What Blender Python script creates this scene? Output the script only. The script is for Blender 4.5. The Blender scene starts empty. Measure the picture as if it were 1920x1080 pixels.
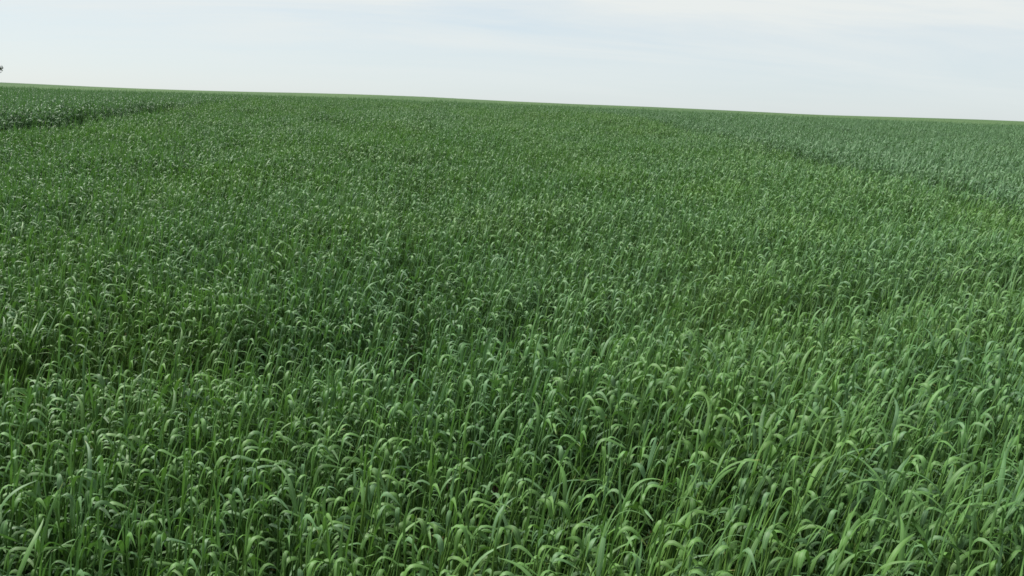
import bpy, bmesh, math, random
import numpy as np
from mathutils import Matrix, Vector

R = math.radians
rng = np.random.default_rng(11)
scene = bpy.context.scene
COL = scene.collection

# ------------------------------------------------------------------ camera
F_PX, CX, CY = 1507.0, 960.0, 540.0          # focal length in pixels of the 1920 px wide photograph
SLOPE = 0.052                                # the field climbs away from the viewer
CAM = np.array([0.0, 0.0, 1.51])
def unit(v): v = np.asarray(v, float); return v / np.linalg.norm(v)
_vp = np.array([(800 - CX) / F_PX, (CY - 131) / F_PX, -1.0])      # where the sowing rows converge
_d = unit([0, 1, SLOPE]); _n = unit([0, -SLOPE, 1]); _x = np.cross(_d, _n)
_dc = unit(_vp); _nc = unit(np.cross(_vp + np.array([1, -0.0425, 0]), _vp)); _xc = np.cross(_dc, _nc)
ROT = np.stack([_x, _d, _n], 1) @ np.stack([_xc, _dc, _nc], 1).T  # camera -> world
cam_d = bpy.data.cameras.new('camera')
cam_d.sensor_width = 36.0; cam_d.lens = 36.0 * F_PX / 1920.0
cam_d.clip_start = 0.05; cam_d.clip_end = 6000
cam = bpy.data.objects.new('camera', cam_d); COL.objects.link(cam)
m4 = Matrix([list(ROT[i]) + [CAM[i]] for i in range(3)] + [[0, 0, 0, 1]])
cam.matrix_world = m4
scene.camera = cam

# ------------------------------------------------------------------ sky and sun
SUN_AZ, SUN_EL = R(-62), R(50)               # azimuth from +y, clockwise: to the left of the viewer
world = bpy.data.worlds.new('World'); scene.world = world; world.use_nodes = True
nt = world.node_tree; nt.nodes.clear(); N = nt.nodes.new; L = nt.links.new
sky = N('ShaderNodeTexSky'); sky.sky_type = 'NISHITA'; sky.sun_disc = False
sky.sun_elevation = SUN_EL; sky.sun_rotation = SUN_AZ
sky.air_density = 1.0; sky.dust_density = 0.6
tc = N('ShaderNodeTexCoord')
sep = N('ShaderNodeSeparateXYZ'); L(tc.outputs['Generated'], sep.inputs[0])
# a flat cloud sheet: project the view direction on a plane overhead, curved so that the horizon stays finite
ad = N('ShaderNodeMath'); ad.operation = 'ADD'; L(sep.outputs['Z'], ad.inputs[0]); ad.inputs[1].default_value = 0.13
dx = N('ShaderNodeMath'); dx.operation = 'DIVIDE'; L(sep.outputs['X'], dx.inputs[0]); L(ad.outputs[0], dx.inputs[1])
dy = N('ShaderNodeMath'); dy.operation = 'DIVIDE'; L(sep.outputs['Y'], dy.inputs[0]); L(ad.outputs[0], dy.inputs[1])
cmb = N('ShaderNodeCombineXYZ'); L(dx.outputs[0], cmb.inputs[0]); L(dy.outputs[0], cmb.inputs[1])
mp = N('ShaderNodeMapping'); L(cmb.outputs[0], mp.inputs[0])
mp.inputs['Rotation'].default_value = (0, 0, R(-14)); mp.inputs['Scale'].default_value = (0.5, 1.35, 1)
mp.inputs['Location'].default_value = (1.7, 0.35, 0)
nz = N('ShaderNodeTexNoise'); L(mp.outputs[0], nz.inputs['Vector'])
nz.inputs['Scale'].default_value = 0.95; nz.inputs['Detail'].default_value = 6; nz.inputs['Roughness'].default_value = 0.6
nz.inputs['Distortion'].default_value = 0.5
rmp = N('ShaderNodeMapRange'); L(nz.outputs['Fac'], rmp.inputs['Value'])
rmp.inputs['From Min'].default_value = 0.34; rmp.inputs['From Max'].default_value = 0.62
rmp.inputs['To Min'].default_value = 0.10; rmp.inputs['To Max'].default_value = 0.97
veil = N('ShaderNodeMix'); veil.data_type = 'RGBA'; veil.inputs['Factor'].default_value = .78      # thin milky haze over the blue
L(sky.outputs[0], veil.inputs[6]); veil.inputs[7].default_value = (4.05, 4.55, 4.9, 1)
low = N('ShaderNodeMapRange'); L(sep.outputs['Z'], low.inputs[0]); low.inputs[1].default_value = 0.02; low.inputs[2].default_value = 0.13
low.inputs[3].default_value = .12; low.inputs[4].default_value = 1                                 # the cloud sheet thins out towards the horizon
cov = N('ShaderNodeMath'); cov.operation = 'MULTIPLY'; L(rmp.outputs[0], cov.inputs[0]); L(low.outputs[0], cov.inputs[1])
mix = N('ShaderNodeMix'); mix.data_type = 'RGBA'
L(cov.outputs[0], mix.inputs['Factor']); L(veil.outputs[2], mix.inputs[6])
mix.inputs[7].default_value = (5.05, 5.28, 5.2, 1)
bg = N('ShaderNodeBackground'); L(mix.outputs[2], bg.inputs['Color']); bg.inputs['Strength'].default_value = 0.1
wo = N('ShaderNodeOutputWorld'); L(bg.outputs[0], wo.inputs['Surface'])

sun_d = bpy.data.lights.new('sun', 'SUN'); sun_d.energy = 5.0; sun_d.angle = R(24); sun_d.color = (1, .96, .9)
sun = bpy.data.objects.new('sun', sun_d); COL.objects.link(sun)
to_sun = Vector((math.sin(SUN_AZ) * math.cos(SUN_EL), math.cos(SUN_AZ) * math.cos(SUN_EL), math.sin(SUN_EL)))
sun.rotation_euler = to_sun.to_track_quat('Z', 'Y').to_euler(); sun.location = (-8, 6, 12)

vs = scene.view_settings
vs.view_transform = 'Standard'; vs.look = 'None'; vs.exposure = 0.70; vs.gamma = 1.0; vs.use_curve_mapping = False
scene.render.engine = 'CYCLES'
cy = scene.cycles
cy.max_bounces = 3; cy.diffuse_bounces = 1; cy.glossy_bounces = 1; cy.transmission_bounces = 2
cy.use_denoising = True; cy.denoiser = 'OPENIMAGEDENOISE'; cy.denoising_input_passes = 'RGB_ALBEDO_NORMAL'; cy.denoising_prefilter = 'ACCURATE'
cy.pixel_filter_type = 'BLACKMAN_HARRIS'; cy.filter_width = 1.6
cy.sample_clamp_indirect = 6

# ------------------------------------------------------------------ terrain
_ys = np.concatenate([np.arange(-60, 80, .5), np.arange(80, 700, 5), np.arange(700, 4001, 100)])
def _slope(y):
    k = np.clip((y - 17) / 15, 0, 1); k = k * k * (3 - 2 * k)
    s = SLOPE * (1 - k) + 0.004 * k                       # climbs, then rounds off at the crest
    k2 = np.clip((y - 60) / 60, 0, 1); s = s + k2 * 0.0215  # a second, gentler rise far behind
    k3 = np.clip((y - 290) / 120, 0, 1); k3 = k3 * k3 * (3 - 2 * k3)
    return s - k3 * 0.030
_zs = np.concatenate([[0], np.cumsum((_slope(_ys)[1:] + _slope(_ys)[:-1]) / 2 * np.diff(_ys))])
_zs -= np.interp(0, _ys, _zs)
def swell(x, y):
    f = np.clip((np.hypot(x, y) - 25) / 60, 0, 1)
    return f * (0.25 * np.sin(x * .021 + 1.3) + 0.18 * np.sin(x * .047 + y * .01))
def ground_z(x, y):
    x = np.asarray(x, float); y = np.asarray(y, float)
    side = np.clip((y - 8) / 16, 0, 1) * np.clip(np.abs(x) - 3, 0, 60) * -.007
    return np.interp(y, _ys, _zs) + side + 0.02 * np.sin(x * 1.7 + .4) * np.sin(y * 1.1) + swell(x, y)

def project(p):
    q = (np.asarray(p) - CAM) @ ROT
    return CX + F_PX * q[..., 0] / -q[..., 2], CY - F_PX * q[..., 1] / -q[..., 2], -q[..., 2]

def vnoise(x, y, scale, seed):
    """smooth value noise, 0..1"""
    g = np.random.default_rng(seed).random((64, 64))
    u = np.asarray(x) / scale + 31.3; v = np.asarray(y) / scale + 17.7
    i = np.floor(u).astype(int); j = np.floor(v).astype(int); a = u - i; b = v - j
    a = a * a * (3 - 2 * a); b = b * b * (3 - 2 * b)
    G = lambda p, q: g[p % 64, q % 64]
    return (G(i, j) * (1 - a) + G(i + 1, j) * a) * (1 - b) + (G(i, j + 1) * (1 - a) + G(i + 1, j + 1) * a) * b

# ------------------------------------------------------------------ materials
def new_mat(name):
    m = bpy.data.materials.new(name); m.use_nodes = True; m.node_tree.nodes.clear(); return m
def plant_material(name, base, blue, yellow, trans, rough, spec, tfac, rib=True):
    m = new_mat(name); t = m.node_tree; N = t.nodes.new; L = t.links.new
    def mixc(fac, a, b, mode='MIX'):
        x = N('ShaderNodeMix'); x.data_type = 'RGBA'; x.blend_type = mode
        for s, v in ((x.inputs['Factor'], fac), (x.inputs[6], a), (x.inputs[7], b)):
            if hasattr(v, 'is_linked') or isinstance(v, bpy.types.NodeSocket): L(v, s)
            else: s.default_value = v if not isinstance(v, tuple) else (*v, 1)
        return x.outputs[2]
    def rng_(v, a, b, c, d):
        x = N('ShaderNodeMapRange'); L(v, x.inputs[0])
        for i, k in enumerate((a, b, c, d)): x.inputs[i + 1].default_value = k
        return x.outputs[0]
    oi = N('ShaderNodeObjectInfo')
    geo = N('ShaderNodeNewGeometry')
    at = N('ShaderNodeAttribute'); at.attribute_type = 'INSTANCER'; at.attribute_name = 'tint'
    nz = N('ShaderNodeTexNoise'); L(geo.outputs['Position'], nz.inputs['Vector'])
    nz.inputs['Scale'].default_value = 0.9; nz.inputs['Detail'].default_value = 3
    c = mixc(rng_(nz.outputs['Fac'], .42, .66, 0, .6), base, yellow)
    c = mixc(rng_(oi.outputs['Random'], .62, 1, 0, .55), c, yellow)
    c = mixc(rng_(oi.outputs['Random'], .38, 0, 0, .7), c, blue)
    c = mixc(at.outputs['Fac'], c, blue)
    # blade to blade brightness
    n2 = N('ShaderNodeTexNoise'); L(geo.outputs['Position'], n2.inputs['Vector'])
    n2.inputs['Scale'].default_value = 14; n2.inputs['Detail'].default_value = 2
    hs = N('ShaderNodeHueSaturation'); L(c, hs.inputs['Color']); L(rng_(n2.outputs['Fac'], .3, .7, .75, 1.25), hs.inputs['Value'])
    c = hs.outputs[0]
    if rib:
        uv = N('ShaderNodeUVMap'); uv.uv_map = 'UVMap'
        sx = N('ShaderNodeSeparateXYZ'); L(uv.outputs[0], sx.inputs[0])
        w = N('ShaderNodeMath'); w.operation = 'SUBTRACT'; L(sx.outputs[0], w.inputs[0]); w.inputs[1].default_value = .5
        w2 = N('ShaderNodeMath'); w2.operation = 'ABSOLUTE'; L(w.outputs[0], w2.inputs[0])
        c = mixc(rng_(w2.outputs[0], .03, .09, .45, 0), c, (.16, .25, .11))
        wv = N('ShaderNodeTexWave'); wv.inputs['Scale'].default_value = 3.2; L(uv.outputs[0], wv.inputs['Vector'])
        c = mixc(.12, c, wv.outputs['Color'], 'MULTIPLY')
        # dry yellow tips on a few blades
        tip = rng_(sx.outputs[1], .86, 1.0, 0, .7)
        n3 = rng_(n2.outputs['Fac'], .58, .64, 0, 1)
        mm = N('ShaderNodeMath'); mm.operation = 'MULTIPLY'; L(tip, mm.inputs[0]); L(n3, mm.inputs[1])
        c = mixc(mm.outputs[0], c, (.30, .24, .08))
    p = N('ShaderNodeBsdfPrincipled'); L(c, p.inputs['Base Color'])
    p.inputs['Roughness'].default_value = rough; p.inputs['Specular IOR Level'].default_value = spec
    tr = N('ShaderNodeBsdfTranslucent'); tm = mixc(.6, c, trans); L(tm, tr.inputs['Color'])
    ms = N('ShaderNodeMixShader'); ms.inputs[0].default_value = tfac
    L(p.outputs[0], ms.inputs[1]); L(tr.outputs[0], ms.inputs[2])
    o = N('ShaderNodeOutputMaterial'); L(ms.outputs[0], o.inputs['Surface'])
    return m
M_LEAF = plant_material('wheat_leaf', (.061, .156, .044), (.078, .160, .084), (.088, .188, .031), (.100, .25, .02), .58, .34, .20)
M_STEM = plant_material('wheat_stem', (.062, .145, .034), (.060, .132, .048), (.095, .178, .030), (.10, .20, .02), .5, .3, .10, rib=False)
M_DRY = plant_material('dry_leaf', (.30, .27, .10), (.24, .24, .10), (.34, .27, .09), (.3, .26, .06), .6, .3, .25)

M_SOIL = new_mat('soil'); t = M_SOIL.node_tree
def _soil():
    N = t.nodes.new; L = t.links.new
    geo = N('ShaderNodeNewGeometry')
    nz = N('ShaderNodeTexNoise'); nz.inputs['Scale'].default_value = 9; nz.inputs['Detail'].default_value = 8; L(geo.outputs['Position'], nz.inputs['Vector'])
    cr = N('ShaderNodeValToRGB'); L(nz.outputs['Fac'], cr.inputs[0])
    cr.color_ramp.elements[0].position = .3; cr.color_ramp.elements[0].color = (.026, .021, .015, 1)
    cr.color_ramp.elements[1].position = .7; cr.color_ramp.elements[1].color = (.065, .052, .036, 1)
    # beyond the reach of single plants the crop closes over the soil
    sp = N('ShaderNodeSeparateXYZ'); L(geo.outputs['Position'], sp.inputs[0])
    mr = N('ShaderNodeMapRange'); L(sp.outputs[1], mr.inputs[0]); mr.inputs[1].default_value = 48; mr.inputs[2].default_value = 60
    mpn = N('ShaderNodeMapping'); mpn.inputs['Scale'].default_value = (.05, .012, .05); L(geo.outputs['Position'], mpn.inputs[0])
    n2 = N('ShaderNodeTexNoise'); n2.inputs['Scale'].default_value = 1; n2.inputs['Detail'].default_value = 8; n2.inputs['Roughness'].default_value = .7; L(mpn.outputs[0], n2.inputs['Vector'])
    c2 = N('ShaderNodeValToRGB'); L(n2.outputs['Fac'], c2.inputs[0])
    c2.color_ramp.elements[0].position = .35; c2.color_ramp.elements[0].color = (.044, .084, .034, 1)
    c2.color_ramp.elements[1].position = .65; c2.color_ramp.elements[1].color = (.064, .112, .042, 1)
    mx = N('ShaderNodeMix'); mx.data_type = 'RGBA'; L(mr.outputs[0], mx.inputs[0]); L(cr.outputs[0], mx.inputs[6]); L(c2.outputs[0], mx.inputs[7])
    bp = N('ShaderNodeBump'); bp.inputs['Distance'].default_value = .03; L(nz.outputs['Fac'], bp.inputs['Height'])
    p = N('ShaderNodeBsdfPrincipled'); p.inputs['Roughness'].default_value = .95; p.inputs['Specular IOR Level'].default_value = .1
    L(mx.outputs[2], p.inputs['Base Color']); L(bp.outputs[0], p.inputs['Normal'])
    o = N('ShaderNodeOutputMaterial'); L(p.outputs[0], o.inputs['Surface'])
_soil()

def simple_mat(name, lo, hi, scale, rough, tl=0):
    m = new_mat(name); t = m.node_tree; N = t.nodes.new; L = t.links.new
    geo = N('ShaderNodeNewGeometry')
    nz = N('ShaderNodeTexNoise'); nz.inputs['Scale'].default_value = scale; nz.inputs['Detail'].default_value = 4; L(geo.outputs['Position'], nz.inputs['Vector'])
    cr = N('ShaderNodeValToRGB'); L(nz.outputs['Fac'], cr.inputs[0])
    cr.color_ramp.elements[0].position = .3; cr.color_ramp.elements[0].color = (*lo, 1)
    cr.color_ramp.elements[1].position = .7; cr.color_ramp.elements[1].color = (*hi, 1)
    p = N('ShaderNodeBsdfPrincipled'); p.inputs['Roughness'].default_value = rough; L(cr.outputs[0], p.inputs['Base Color'])
    o = N('ShaderNodeOutputMaterial'); sh = p.outputs[0]
    if tl:
        tr = N('ShaderNodeBsdfTranslucent'); L(cr.outputs[0], tr.inputs['Color'])
        ms = N('ShaderNodeMixShader'); ms.inputs[0].default_value = tl; L(sh, ms.inputs[1]); L(tr.outputs[0], ms.inputs[2]); sh = ms.outputs[0]
    L(sh, o.inputs['Surface']); return m
M_BARK = simple_mat('bark', (.05, .04, .03), (.12, .10, .08), 12, .9)
M_TREE = simple_mat('tree_foliage', (.035, .055, .035), (.07, .10, .06), 3, .6, .2)

# ------------------------------------------------------------------ ground sheet
def mesh_obj(name, verts, faces, mats, parent=None, uvs=None, fmat=None, link=True, smooth=True):
    me = bpy.data.meshes.new(name); me.from_pydata([tuple(v) for v in verts], [], faces)
    for m in mats: me.materials.append(m)
    if fmat is not None: me.polygons.foreach_set('material_index', fmat)
    if smooth: me.polygons.foreach_set('use_smooth', [True] * len(me.polygons))
    if uvs is not None:
        ul = me.uv_layers.new(name='UVMap')
        idx = np.empty(len(me.loops), dtype=np.int32); me.loops.foreach_get('vertex_index', idx)
        ul.data.foreach_set('uv', np.asarray(uvs, dtype=np.float32)[idx].ravel())
    me.update()
    o = bpy.data.objects.new(name, me)
    if link: COL.objects.link(o)
    if parent: o.parent = parent
    return o
gx = np.concatenate([-np.geomspace(14, 2500, 34)[::-1], np.arange(-13, 13.1, .5), np.geomspace(14, 2500, 34)])
gy = np.concatenate([-np.geomspace(12, 2500, 20)[::-1], np.arange(-11, 60, .5), np.geomspace(61, 3900, 90)])
X, Y = np.meshgrid(gx, gy)
far = np.clip((Y - 50) / 12, 0, 1) * .5        # past the modelled plants the sheet is the top of the crop itself
Z = ground_z(X, Y) + far
nx = len(gx)
fc = [(j * nx + i, j * nx + i + 1, (j + 1) * nx + i + 1, (j + 1) * nx + i) for j in range(len(gy) - 1) for i in range(nx - 1)]
g = mesh_obj('ground', np.stack([X, Y, Z], -1).reshape(-1, 3), fc, [M_SOIL]); g['kind'] = 'structure'

# ------------------------------------------------------------------ wheat: one tiller = stem + leaves
def leaf_geo(base, az, length, width, th0, th1, bend, sharp, twist, side, n=9, across=3):
    ts = np.linspace(0, 1, n + 1)
    # more samples where the blade folds over
    ts = ts + .10 * np.sin(2 * np.pi * (ts - bend)) * 0
    s = 1 / (1 + np.exp(-(ts - bend) * sharp)); s0 = 1 / (1 + np.exp(bend * sharp)); s1 = 1 / (1 + np.exp(-(1 - bend) * sharp))
    th = th0 + (th1 - th0) * (s - s0) / (s1 - s0)
    a = az + side * ts ** 1.5
    T = np.stack([np.sin(th) * np.cos(a), np.sin(th) * np.sin(a), np.cos(th)], 1)
    P = np.zeros((n + 1, 3)); P[0] = base
    for i in range(n): P[i + 1] = P[i] + (T[i] + T[i + 1]) / 2 * length / n
    w = width * np.minimum(1, .45 + ts * 2.2) * np.clip(1 - ts ** 2.0, 0, 1) ** .75 * .5
    w[-1] = width * .02
    V = []; UV = []
    for i in range(n + 1):
        B = unit(np.cross(T[i], [-math.sin(a[i]), math.cos(a[i]), 0])); S = np.cross(B, T[i])
        ph = twist * ts[i]
        S2 = S * math.cos(ph) + B * math.sin(ph); B2 = -S * math.sin(ph) + B * math.cos(ph)
        if across == 3:
            dip = .28 * w[i]
            for k, u in ((-1, 0), (0, .5), (1, 1)):
                V.append(P[i] + S2 * w[i] * k + B2 * (dip if k else 0) * -1); UV.append((u, ts[i]))
        else:
            for k, u in ((-1, 0), (1, 1)): V.append(P[i] + S2 * w[i] * k); UV.append((u, ts[i]))
    Fc = []
    for i in range(n):
        for k in range(across - 1):
            q = i * across + k; Fc.append((q, q + 1, q + across + 1, q + across))
    return V, Fc, UV
def stem_geo(pts, rad, ns=5):
    V = []; Fc = []; UV = []
    for i, (p, r) in enumerate(zip(pts, rad)):
        for k in range(ns):
            a = 2 * math.pi * k / ns; V.append((p[0] + r * math.cos(a), p[1] + r * math.sin(a), p[2])); UV.append((k / ns, i / len(pts)))
    for i in range(len(pts) - 1):
        for k in range(ns):
            Fc.append((i * ns + k, i * ns + (k + 1) % ns, (i + 1) * ns + (k + 1) % ns, (i + 1) * ns + k))
    return V, Fc, UV

def tiller(seed, style, lod):
    """list of (part name, verts, faces, uvs, material)"""
    r = random.Random(seed); out = []
    H = r.uniform(.56, .66)
    lx = r.gauss(.05, .03) + (.06 if style == 'straight' else 0); ly = r.gauss(0, .03)
    def P(t): return np.array([lx * t ** 1.8, ly * t ** 1.8, H * t])
    ks = (0, .25, .5, .75, 1) if lod == 0 else (0, .5, 1)
    rad = [.0034, .0036, .0036, .0032, .0018] if lod == 0 else [.0032, .0032, .0022]
    out.append(('stem', *stem_geo([P(k) for k in ks], rad, 5 if lod == 0 else 3), M_STEM))
    n, ac = (9, 3) if lod == 0 else (5, 2)
    a0 = r.gauss(.25, .42) if r.random() < .86 else r.uniform(-math.pi, math.pi)
    specs = []
    if style == 'straight':
        specs.append((.985, a0, r.uniform(.10, .17), r.uniform(.011, .015), r.uniform(.15, .45), r.uniform(.8, 1.7), .6, 6))
        specs.append((.80, r.gauss(0, .9), r.uniform(.13, .20), r.uniform(.011, .015), r.uniform(.25, .45), r.uniform(1.2, 2.2), .55, 7))
    else:
        specs.append((.985, a0, r.uniform(.075, .135), r.uniform(.012, .0165), r.uniform(.05, .40), r.uniform(1.8, 2.9), r.uniform(.30, .52), r.uniform(11, 20)))
        specs.append((r.uniform(.74, .87), (a0 if r.random() < .6 else a0 + math.pi) + r.gauss(0, .6), r.uniform(.09, .15), r.uniform(.010, .013), r.uniform(.15, .45), r.uniform(1.7, 2.8), r.uniform(.3, .5), r.uniform(9, 17)))
    specs.append((r.uniform(.45, .62), r.uniform(-3.14, 3.14), r.uniform(.13, .19), r.uniform(.010, .013), r.uniform(.3, .6), r.uniform(1.6, 2.6), r.uniform(.3, .5), 7))
    if r.random() < .5 or style == 'dry': specs.append((.36, r.uniform(-3.14, 3.14), r.uniform(.18, .26), r.uniform(.009, .012), r.uniform(.4, .8), r.uniform(1.8, 2.8), .4, 7))
    if style == 'spike' or r.random() < .35:      # the youngest blade, still rolled and upright
        specs.insert(0, (1.0, r.gauss(0, .6), r.uniform(.07, .15), .0075, .03, r.uniform(.15, .5), .6, 4))
    if lod: specs = specs[:4]
    for i, (t, az, ln, wd, t0, t1, bd, sh) in enumerate(specs):
        mat = M_DRY if (style == 'dry' and t < .5) else M_LEAF
        if t < .5 and lod: continue
        out.append(('leaf', *leaf_geo(P(t), az, ln, wd * (1.1 if lod else 1), t0, t1, bd, sh, r.gauss(0, 1.0), r.gauss(0, .6), n, ac), mat))
    return out
STYLES = ['hook'] * 16 + ['spike'] * 4 + ['straight'] * 8 + ['dry'] * 4
NV = len(STYLES)
def joined(parts_list, name, offsets=None):
    V = []; Fc = []; UV = []; FM = []; mats = [M_LEAF, M_STEM, M_DRY]
    for (nm, v, f, u, m), off in parts_list:
        b = len(V); V += [off @ np.append(p, 1) for p in v] if off is not None else list(v)
        Fc += [tuple(i + b for i in q) for q in f]; UV += u; FM += [mats.index(m)] * len(f)
    return mesh_obj(name, [v[:3] for v in V], Fc, mats, None, UV, FM, link=False)
near_parts = [tiller(100 + i, STYLES[i], 0) for i in range(NV)]
col_near = bpy.data.collections.new('near tillers'); col_mid = bpy.data.collections.new('mid tillers'); col_far = bpy.data.collections.new('far tufts')
for i in range(NV):
    col_near.objects.link(joined([(p, None) for p in near_parts[i]], f'tiller_{i:02d}'))
mid_parts = [tiller(100 + i, STYLES[i], 1) for i in range(NV)]
for i in range(NV):
    col_mid.objects.link(joined([(p, None) for p in mid_parts[i]], f'tiller_low_{i:02d}'))
def mat4(x, y, rz, sc, tx, ty):
    m = Matrix.Translation((x, y, 0)) @ Matrix.Rotation(rz, 4, 'Z') @ Matrix.Rotation(ty, 4, 'Y') @ Matrix.Rotation(tx, 4, 'X') @ Matrix.Scale(sc, 4)
    return np.array(m)[:3]
NF = 8
for c in range(NF):
    r = random.Random(900 + c); lst = []
    for k in range(34):
        v = r.choice(list(range(16)) + [20, 23, 28]); M = mat4(r.uniform(-.17, .17), r.uniform(-.17, .17), r.gauss(0, .5), r.gauss(1, .05), r.gauss(0, .05), r.gauss(.06, .06))
        lst += [(p, M) for p in mid_parts[v]]
    col_far.objects.link(joined(lst, f'tuft_{c}'))

# ------------------------------------------------------------------ where the plants stand
def canopy(x, y):
    """height factor of the crop: uneven growth, a lower strip a few steps in, taller neighbouring plots"""
    h = 1 + .10 * (vnoise(x, y, 1.3, 1) - .5) + .10 * (vnoise(x, y, .45, 2) - .5) + .06 * (vnoise(x, y, 4, 3) - .5)
    wob = y + .25 * (vnoise(x, y, .8, 4) - .5) - .28 * x
    strip = np.exp(-((wob - 2.95) / .22) ** 2) * (.35 + .65 * vnoise(x, y, .9, 5))
    h = h - .27 * strip * (np.abs(x) < 4)
    h = h + .05 * np.exp(-((y - 2.2) / .5) ** 2)
    for gx_, gd in ((-.24, .19), (.03, .17), (1.9, .04), (-2.1, .04)): h = h - gd * np.exp(-((x - gx_ - .03 * np.sin(y * .7)) / .055) ** 2) * (y > 5)   # drill rows that came up short
    left = x < -5.0; right = x > 5.0
    fade = 1 - np.clip((y - 14) / 9, 0, 1)
    h = np.where(left, h + .26 * fade, h); h = np.where(right, h + .09 * fade, h)
    return 1 + (h - 1) * np.clip(1 - (y - 18) / 8, .45, 1)
def field_points(y0, y1, dens, half):
    """points on drilled rows 15 cm apart, thinned in patches"""
    P = []
    A = 2 * half(y1) * (y1 - y0); n = int(A * dens * 1.35)
    y = rng.uniform(y0, y1, n); x = rng.uniform(-half(y1), half(y1), n)
    row = np.round(x / .15) * .15; x = np.where(y < 20, row + rng.normal(0, .034, n), x)
    keep = (x > -half(y)) & (x < half(y) * 1.0)
    thin = .55 + .45 * np.clip((vnoise(x, y, .55, 7) - .25) * 2.2, 0, 1)
    thin *= 1 - .62 * np.exp(-((x + .14 - .03 * np.sin(y * .9)) / .07) ** 2) * (y > 2.4)      # one missed row
    thin *= 1 - .5 * np.exp(-((y - 3.0 - .28 * x) / .2) ** 2)
    keep &= rng.random(n) < thin
    edge = .06 * np.sin(y * 3)
    keep &= ~((x + edge < -4.98) & (x + edge > -5.38) & (y < 24)); keep &= ~((x + edge > 5.0) & (x + edge < 5.08 + .34 * vnoise(x, y, 1.5, 31)) & (y < 24))                # paths between the plots
    keep &= np.hypot(x, y) > .75                                                              # where the photographer stands
    x = x[keep]; y = y[keep]
    return x, y
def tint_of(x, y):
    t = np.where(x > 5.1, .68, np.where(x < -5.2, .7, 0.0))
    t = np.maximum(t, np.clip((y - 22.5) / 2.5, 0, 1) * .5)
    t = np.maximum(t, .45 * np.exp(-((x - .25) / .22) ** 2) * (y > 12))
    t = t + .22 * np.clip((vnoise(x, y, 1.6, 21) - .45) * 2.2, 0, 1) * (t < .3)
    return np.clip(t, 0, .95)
def plant_attrs(x, y):
    n = len(x)
    sc = .85 * canopy(x, y) * np.clip(rng.normal(1, .06, n), .78, 1.14)
    gust = vnoise(x, y, 1.1, 9) - .5
    tilt_y = rng.normal(.07, .09, n) + .16 * gust
    tilt_x = rng.normal(-.02, .08, n)
    rz = rng.normal(0, .38, n) + .9 * (vnoise(x, y, 1.7, 10) - .5)
    pick = rng.random(n)
    straight = np.clip((x * .5 - (y - 1.6) * .3) * .5 + .12, .05, .36)     # stiffer, wind-combed blades to the right
    isS = rng.random(n) < straight * .8
    idx = np.where(isS, 20 + (pick * 8).astype(int), np.where(pick < .05, 28 + (rng.random(n) * 4).astype(int), np.where(pick > .86, 16 + (rng.random(n) * 4).astype(int), (pick * 18.5).astype(int))))
    tilt_y = tilt_y + isS * .06 * np.clip(x, 0, 1.2)
    return sc, np.stack([tilt_x, tilt_y, rz], 1), idx
half_near = lambda y: .78 * y + 1.9
xn, yn = field_points(-.8, 6.0, 860, half_near)
sn, rn, inn = plant_attrs(xn, yn)
zn = ground_z(xn, yn)

# the 300 plants that show largest stand as things of their own
top = np.stack([xn + .06, yn, zn + .66 * sn], 1)
u, v, dep = project(top)
vis = (dep > .3) & (u > -20) & (u < 1940) & (v < 1075) & (v > 0)
cand = np.where(vis)[0]
dist = np.linalg.norm(top[cand] - CAM, axis=1)
chosen = cand[np.argsort(dist)[:300]]
rest = np.ones(len(xn), bool); rest[chosen] = False

# ------------------------------------------------------------------ crop as one mass (not countable), geometry nodes on a point mesh
def crop(name, label, x, y, z, sc, rot, idx, tint, coll):
    me = bpy.data.meshes.new(name); me.from_pydata(np.stack([x, y, z], 1).tolist(), [], [])
    for nm, ty, dat, key in (('sc', 'FLOAT', sc, 'value'), ('idx', 'INT', idx.astype(np.int32), 'value'), ('tint', 'FLOAT', tint, 'value'), ('rot', 'FLOAT_VECTOR', rot, 'vector')):
        a = me.attributes.new(nm, ty, 'POINT'); a.data.foreach_set(key, np.asarray(dat).ravel())
    o = bpy.data.objects.new(name, me); COL.objects.link(o)
    ng = bpy.data.node_groups.new(name + '_scatter', 'GeometryNodeTree')
    ng.interface.new_socket('Geometry', in_out='INPUT', socket_type='NodeSocketGeometry')
    ng.interface.new_socket('Geometry', in_out='OUTPUT', socket_type='NodeSocketGeometry')
    N = ng.nodes.new; L = ng.links.new
    gi = N('NodeGroupInput'); go = N('NodeGroupOutput'); ip = N('GeometryNodeInstanceOnPoints')
    ci = N('GeometryNodeCollectionInfo'); ci.inputs['Collection'].default_value = coll
    ci.inputs['Separate Children'].default_value = True; ci.inputs['Reset Children'].default_value = True
    def attr(nm, ty):
        a = N('GeometryNodeInputNamedAttribute'); a.data_type = ty; a.inputs['Name'].default_value = nm; return a.outputs['Attribute']
    er = N('FunctionNodeEulerToRotation'); L(attr('rot', 'FLOAT_VECTOR'), er.inputs[0])
    L(gi.outputs[0], ip.inputs['Points']); L(ci.outputs[0], ip.inputs['Instance']); ip.inputs['Pick Instance'].default_value = True
    L(attr('idx', 'INT'), ip.inputs['Instance Index']); L(er.outputs[0], ip.inputs['Rotation']); L(attr('sc', 'FLOAT'), ip.inputs['Scale'])
    L(ip.outputs[0], go.inputs[0])
    md = o.modifiers.new('scatter', 'NODES'); md.node_group = ng
    o['kind'] = 'stuff'; o['label'] = label; o['category'] = 'wheat'
    return o
crop('wheat_crop', 'dense green wheat with drooping blades closing the ground behind the front plants', xn[rest], yn[rest], zn[rest], sn[rest], rn[rest], inn[rest], tint_of(xn[rest], yn[rest]), col_near)
half_mid = lambda y: .72 * y + 2.2
xm, ym = field_points(6.0, 13.5, 780, half_mid)
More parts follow.
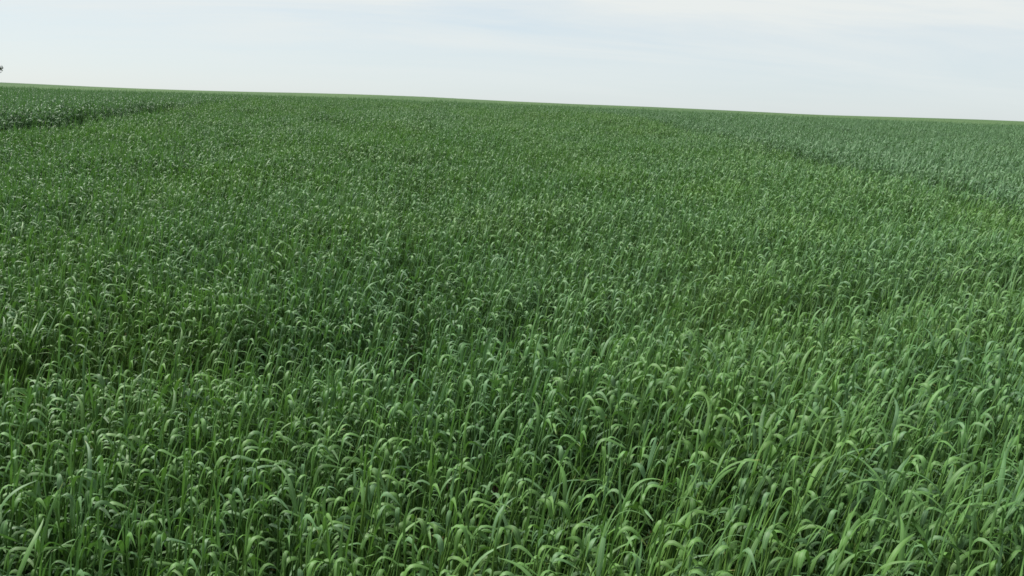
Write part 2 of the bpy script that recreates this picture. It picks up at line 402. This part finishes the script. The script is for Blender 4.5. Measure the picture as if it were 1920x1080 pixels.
xq, yq = field_points(13.5, 21.0, 780, lambda y: 1.5 + 0 * np.asarray(y)); xm = np.append(xm, xq); ym = np.append(ym, yq)
sm, rm, im = plant_attrs(xm, ym)
crop('wheat_crop', 'fine even green wheat further up the rising plot', xm, ym, ground_z(xm, ym), sm, rm, im, tint_of(xm, ym), col_mid)
half_far = lambda y: .74 * y + 3
def tuft_points(y0, y1, dens, sel):
    x, y = field_points(y0, y1, dens, half_far)
    k = sel(x, y); x = x[k]; y = y[k]; n = len(x)
    return x, y, ground_z(x, y), .85 * canopy(x, y) * np.clip(rng.normal(1, .03, n), .9, 1.08), np.stack([rng.normal(0, .03, n), rng.normal(.03, .04, n), rng.normal(0, .5, n)], 1), rng.integers(0, NF, n)
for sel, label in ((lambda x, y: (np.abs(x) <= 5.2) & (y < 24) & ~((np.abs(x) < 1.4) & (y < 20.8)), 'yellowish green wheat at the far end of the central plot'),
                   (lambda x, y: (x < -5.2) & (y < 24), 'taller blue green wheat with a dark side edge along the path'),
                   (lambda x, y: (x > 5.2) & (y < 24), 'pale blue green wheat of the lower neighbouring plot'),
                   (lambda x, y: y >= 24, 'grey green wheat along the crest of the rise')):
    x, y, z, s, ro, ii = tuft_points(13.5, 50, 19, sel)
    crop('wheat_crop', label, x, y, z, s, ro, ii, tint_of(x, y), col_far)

# ------------------------------------------------------------------ the front plants, one by one
part_mesh = []
for i in range(NV):
    lst = []
    for nm, v, f, uvs, m in near_parts[i]:
        o = mesh_obj(nm, v, f, [m], None, uvs, link=False); lst.append((nm, o.data)); bpy.data.objects.remove(o)
    part_mesh.append(lst)
LABELS = {'hook': ('green wheat plant with blades hooked over, in the front of the field', 'front wheat plants with hooked blades'),
          'spike': ('green wheat plant with a rolled upright young blade, in the front of the field', 'front wheat plants with an upright young blade'),
          'straight': ('green wheat plant with long straight slanting blades, in the front of the field', 'front wheat plants with straight blades'),
          'dry': ('green wheat plant with a dry yellow lower leaf, in the front of the field', 'front wheat plants with a dry lower leaf')}
for k in chosen:
    i = int(inn[k]); st = STYLES[i]
    e = bpy.data.objects.new('wheat_plant', None); COL.objects.link(e); e.empty_display_size = .05
    e.location = (xn[k], yn[k], zn[k]); e.rotation_euler = tuple(rn[k]); e.scale = (sn[k],) * 3
    e['label'], e['group'] = LABELS[st]; e['category'] = 'wheat plant'
    for nm, me in part_mesh[i]:
        o = bpy.data.objects.new(nm, me); COL.objects.link(o); o.parent = e

# ------------------------------------------------------------------ the tree beyond the crest, only the end of its crown in the picture
def far_tree():
    r = random.Random(5); D = 75.0
    q = ROT @ unit([(2 - CX) / F_PX, (CY - 129) / F_PX, -1]); tip = CAM + q * D / q[1]      # the end of one branch
    bx, by = tip[0] - 2.6, tip[1] + .4; bz = float(ground_z(bx, by)) + .55
    e = bpy.data.objects.new('tree', None); COL.objects.link(e); e.location = (bx, by, bz - .1)
    e['label'] = 'small dark leafy tree standing beyond the crest of the field'; e['category'] = 'tree'
    tz = tip[2] - bz + .1
    V = []; Fc = []
    def tube(pts, rad, ns=7):
        b = len(V); v, f, _ = stem_geo(pts, rad, ns); V.extend(v); Fc.extend(tuple(i + b for i in q) for q in f)
    tube([(0, 0, 0), (.05, 0, tz * .5), (0, .05, tz), (.1, 0, tz + 1.6)], [.20, .16, .12, .04])
    ends = [(2.45, -.4, tz)]
    for k in range(11):
        a = r.uniform(0, 6.28); ends.append((1.7 * math.cos(a) * r.uniform(.5, 1), 1.7 * math.sin(a) * r.uniform(.5, 1), tz + r.uniform(.1, 2.4)))
    ends = [ends[0]] + [p for p in ends[1:] if p[0] < 1.75]
    for p in ends: tube([(0, 0, tz * .7), (p[0] * .5, p[1] * .5, tz * .35 + p[2] * .6), p], [.08, .05, .02], 5)
    mesh_obj('trunk', V, Fc, [M_BARK], e)
    V = []; Fc = []
    for j, p in enumerate(ends):
        rad = .33 if j == 0 else r.uniform(.5, .8)
        for _ in range(130 if j == 0 else 260):
            d = unit([r.gauss(0, 1) for _ in range(3)]) * rad * r.random() ** .45
            c = np.array(p) + d * (1, 1, .85 if j else 1.0); s = r.uniform(.05, .09)
            a = unit([r.gauss(0, 1) for _ in range(3)]); b = unit(np.cross(a, [r.gauss(0, 1) for _ in range(3)])); i0 = len(V)
            V += [c - a * s, c + b * s * .5, c + a * s, c - b * s * .5]; Fc.append((i0, i0 + 1, i0 + 2, i0 + 3))
    mesh_obj('crown', V, Fc, [M_TREE], e, smooth=False)
far_tree()
print('POINTS', len(xn), len(xm), 'chosen', len(chosen), 'max dist', float(np.sort(dist)[299]))
